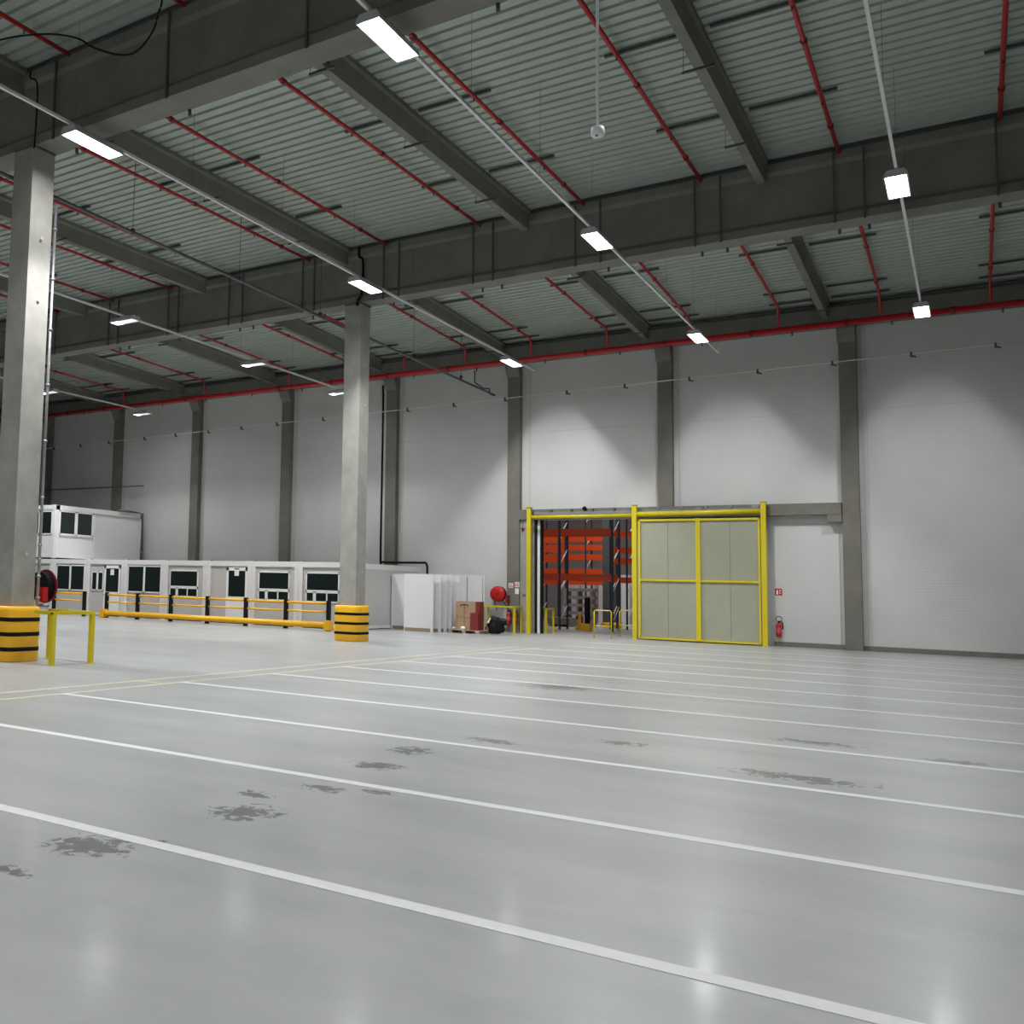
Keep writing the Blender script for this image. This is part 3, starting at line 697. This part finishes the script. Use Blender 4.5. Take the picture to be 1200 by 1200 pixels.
# ------------------------------------------------------------------ barrier before the offices
def barrier(xs, base, label, y=32.6):
    t = thing('safety_barrier', (sum(xs)/len(xs), y, 0), label, 'barrier', 'amber and black impact barriers before the offices')
    for x in xs:
        MB().box(x-.075, x+.075, y-.06, y+.06, 0.01, 1.16).box(x-.10, x+.10, y-.09, y+.09, 0, .012).build('post', blackp, t)
    for i in range(len(xs)-1):
        a, b = xs[i]+.076, xs[i+1]-.076
        MB().tube([(a, y, 1.05), (b, y, 1.05)], .05, 12).build('hand_rail', org, t)
        MB().tube([(a, y, .72), (b, y, .72)], .038, 12).build('mid_rail', org, t)
    if base:
        MB().tube([(xs[0]-.05, y-.17, .22), (xs[-1]+.05, y-.17, .22)], .115, 16).build('base_tube', org, t)
        for x in (xs[0]-.02, xs[-1]+.12): MB().box(x-.13, x+.13, y-.32, y-.03, .03, .40).build('end_cap', org, t)
barrier([-32.2, -30.27, -28.3, -26.25, -24.22, -22.22, -20.22], True, 'long amber and black barrier with fat base tube before the offices')
barrier([-37.7, -35.73, -33.66], False, 'short amber and black barrier without base tube, left of the long one')

# ------------------------------------------------------------------ white panels, pallet, boxes
def unit(x0, x1, y0, y1, label, slot=True, board=True):
    t = thing('white_partition', ((x0+x1)/2, (y0+y1)/2, 0), label, 'partition', 'white upright panels stored by the wall')
    box(x0, x1, y0, y1, .14 if board else 0, 2.33).build('panel_body', white, t)
    if board: 
        box(x0+.02, x1-.10, y0+.01, y1-.01, 0, .14).build('base_board', wood, t); box(x1-.10, x1, y0, y1, 0, .14).build('foot', white, t)
        box(x0-.004, x0+.03, y0-.012, y0, 0, 2.33).build('edge_strip', upvc, t)
unit(-18.88, -17.60, 36.3, 36.38, 'broad white storage panel in front of the stored panels')
unit(-20.05, -18.8, 37.4, 37.48, 'white storage panel peeking out left behind the broad one')
for i, (a, b, y) in enumerate([(-18.6, -17.42, 36.62), (-18.6, -17.30, 36.9), (-18.4, -17.19, 37.15), (-18.2, -17.0, 37.45)]):
    unit(a, b, y, y+.08, f'white storage panel edge, {ORD[i]} behind the broad white panel')
t = thing('leaning_panel', (-17.4, 40.4, 0), 'pale wide panel at the wall with a dashed black slot line', 'panel')
box(-18.2, -17.05, 39.9, 40.0, 0, 2.38).build('panel_body', white, t)
m = MB()
for k in range(17): m.box(-17.75, -17.715, 39.892, 39.9, 2.24-k*.085, 2.29-k*.085)
m.build('slot_row', black, t)
tag(box(-17.02, -16.95, 39.95, 40.0, 0, 2.38).build('leaning_panel', white), 'narrow pale strip panel right of the dashed panel', 'panel')
t = thing('pallet', (-16.4, 37.2, 0), 'low wooden pallet carrying the cardboard box', 'pallet')
for k in range(5): box(-17.2, -15.85, 36.95+k*.2, 37.07+k*.2, .11, .135).build('deck_board', palletm, t)
for x in (-17.15, -16.58, -15.98):
    box(x, x+.09, 36.95, 37.87, .03, .11).build('stringer', palletm, t)
    box(x-.02, x+.11, 36.95, 37.87, 0, .03).build('bottom_board', palletm, t)
t = thing('cardboard_box', (-16.6, 37.3, .135), 'tall brown cardboard box on the pallet, tape handle near its top', 'box')
box(-16.95, -16.10, 37.05, 37.5, .136, 1.27).build('carton', card, t)
MB().box(-16.60, -16.55, 37.043, 37.05, .14, 1.2).box(-16.92, -16.23, 37.043, 37.05, .62, .65).build('tape', tapebeige, t)
MB().tube([(-16.75, 37.03, 1.10), (-16.68, 37.03, 1.14), (-16.48, 37.03, 1.14), (-16.40, 37.03, 1.10)], .014, 6).build('handle', black, t)
t = thing('red_box', (-16.1, 37.4, .135), 'dark red carton standing right of the brown box on the pallet', 'box')
box(-16.09, -15.94, 37.05, 37.5, .136, 1.27).build('carton', mat('red_carton', (.20, .02, .02), .5), t)
box(-16.05, -15.97, 37.043, 37.05, .2, .36).build('printed_label', palletm, t)
tag(box(-16.28, -15.95, 36.95, 37.035, .136, .83).build('red_box', MATS['red_carton']), 'small dark red carton leaning on the brown box front', 'box')
def lump(c, r, m, seed, squash=(1, 1, 1)):
    bm = bmesh.new(); bmesh.ops.create_icosphere(bm, subdivisions=3, radius=1)
    rnd = random.Random(seed); ph = [rnd.uniform(0, 6) for _ in range(6)]
    for v in bm.verts:
        p = v.co; k = 1 + .14*math.sin(4*p.x+ph[0])*math.sin(3*p.y+ph[1]) + .09*math.sin(7*p.z+ph[2]+2*p.x) + .05*math.sin(13*p.x+ph[3])
        v.co = Vector((p.x*r*squash[0]*k, p.y*r*squash[1]*k, p.z*r*squash[2]*k))
        v.co.z = max(v.co.z, -r*squash[2]*.8); v.co += Vector(c)
    for f in bm.faces: f.smooth = True
    mb = MB(); mb.bm.free(); mb.bm = bm; return mb
t = thing('black_bag', (-15.55, 37.6, 0), 'black bag slumped on the floor right of the boxes', 'bag')
lump((-15.44, 37.45, .33), .33, black, 3, (1.05, .8, 1.15)).build('bag_body', blackp, t)
lump((-15.12, 37.45, .50), .14, black, 5, (1.3, .8, 1.1)).build('bag_flap', blackp, t)
MB().bar((-15.62, 37.16, .45), (-15.52, 37.16, .64), .04, .05).build('white_strap', paper, t)
tag(lump((-16.60, 36.99, .20), .07, paper, 8, (1.3, .6, 1.1)).build('crumpled_paper', paper), 'crumpled white paper lying on the pallet before the brown box', 'paper')
tag(lump((-17.05, 37.1, .19), .06, paper, 11, (1.5, .7, .9)).build('crumpled_paper', paper), 'crumpled white scrap at the left end of the pallet', 'paper')

# ------------------------------------------------------------------ the hall beyond the doorway
struct(box(-34, 0, 74, 74.2, 0, 12).build('wall_beyond', inner_wallm))
struct(box(-34.2, -34, 41.2, 74, 0, 12).build('wall_beyond_left', inner_wallm))
struct(box(0, .2, 41.2, 74, 0, 12).build('wall_beyond_right', inner_wallm))
struct(box(-34, 0, 41.01, 74, 12, 12.2).build('ceiling_beyond', deckm))
t = thing('concrete_column', (-15.9, 53.5, 0), 'grey concrete pillar seen through the doorway among the racks', 'column')
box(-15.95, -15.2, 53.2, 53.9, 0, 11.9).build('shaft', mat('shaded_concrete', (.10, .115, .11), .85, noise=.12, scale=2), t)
MB().lathe([(.44, 0), (.46, .05), (.46, .22), (.40, .25)], (-15.58, 53.5, 0), 32, sq=5).build('foot_guard', org, t)
def rack(x0, x1, y, depth, frames, levels, label, bh=.14, top=8.5, braces=True):
    t = thing('pallet_rack', ((x0+x1)/2, y, 0), label, 'pallet rack', 'orange and dark blue pallet racks beyond the doorway')
    for x in frames:
        for yy in (y, y+depth):
            MB().box(x-.04, x+.04, yy-.04, yy+.04, 0.01, top).box(x-.09, x+.09, yy-.08, yy+.08, 0, .012).build('upright', blue, t)
        if braces:
            z = .4
            while z+.9 < top:
                MB().tube([(x, y, z), (x, y+depth, z+.75)], .022, 6).build('brace', white, t); z += 1.35  # brace white includes light reflections put into the colour
    for i in range(len(frames)-1):
        for z in levels:
            for yy in (y-.0, y+depth):
                box(frames[i]+.041, frames[i+1]-.041, yy-.03, yy+.03, z-bh/2, z+bh/2).build('beam', orange, t)
    return t
rack(-18.6, -14.3, 46.5, 1.1, [-18.95, -17.9, -15.95, -13.5], [2.48, 4.62], 'front orange pallet rack left of the shaded pillar, seen through the doorway', .32, 6.5)
rack(-21, -14, 52.0, 1.1, [-22.0, -20.1, -17.9], [2.35, 3.55, 4.1, 4.6], 'second orange pallet rack behind the front one, with crowded beams', .34, 7)
rack(-22, -14, 57.5, 1.1, [-23.6, -20.9, -18.2, -16.9], [2.4, 3.0, 3.85, 4.4, 4.95], 'third orange pallet rack, deep behind the doorway', .32, 7)
rack(-14, -10, 50.5, 1.1, [-14.75, -13.95, -11.2], [2.45, 3.4, 3.95, 4.75], 'orange pallet rack right of the shaded pillar, cut off by the gate post', .28, 8)
k = 0
rowname = ['lowest', 'second', 'third', 'top']
for j, z in enumerate((.62, 1.025, 1.43, 1.835)):
    t = thing('steel_bundle', (-18.6, 52.4, z), f'{rowname[j]} grey bundle of steel beams stacked under the orange racks', 'steel bundle', 'grey steel bundles inside the racks')
    for q in range(3): box(-17.8, -16.1, 52.1+q*.28, 52.3+q*.28, z, z+.16).build('steel_beam', greyload, t)
    for x in (-17.6, -17.0, -16.3): box(x, x+.1, 52.1, 52.86, z-.245, z).build('spacer', palletm, t)
    if j == 0: 
        for x in (-17.6, -17.0, -16.3): box(x-.05, x+.15, 52.1, 52.86, 0, .52).build('support_block', palletm, t)
for j in range(5):
    x = -20.4+j*1.05
    tag(box(x, x+.75, 60.2, 61, 0, 2.9).build('wrapped_goods', paper), f'pale wrapped goods deep behind the racks, {ORD[j]} from the left', 'goods', 'pale goods behind the racks')
t = thing('pallet', (-17.9, 50.2, 0), 'grey wooden pallet lying on the floor beyond the doorway, front left', 'pallet')
box(-17.85, -16.7, 50.2, 51.2, .12, .46).build('wrapped_load', mat('dull_wrap', (.23, .20, .18), .7, noise=.15), t)
for x in (-17.8, -17.3, -16.85): box(x, x+.12, 50.2, 51.2, 0, .12).build('stringer', palletm, t)
t = thing('bollard', (-14.75, 47, 0), 'black bollard with amber base beyond the doorway', 'bollard')
MB().lathe([(.13, .34), (.13, 1.5), (.09, 1.56)], (-14.55, 46.2, 0), 20).build('black_post', blackp, t)
box(-14.80, -14.38, 46.0, 46.45, 0, .34).build('base_block', org, t)
box(-15.12, -14.81, 46.2, 46.4, .02, .18).build('side_tube', org, t)
box(-14.98, -14.88, 46.25, 46.35, .18, .85).build('short_post', org, t)
LI = bpy.data.lights.new('inner_light', 'AREA'); LI.size = 3; LI.energy = 700; LI.color = (.97, .985, 1)
for (x, y) in ((-17, 49.5), (-18, 60), (-13, 55)):
    o = bpy.data.objects.new('inner_hall_light', LI); COL.objects.link(o); o.location = (x, y, 11)
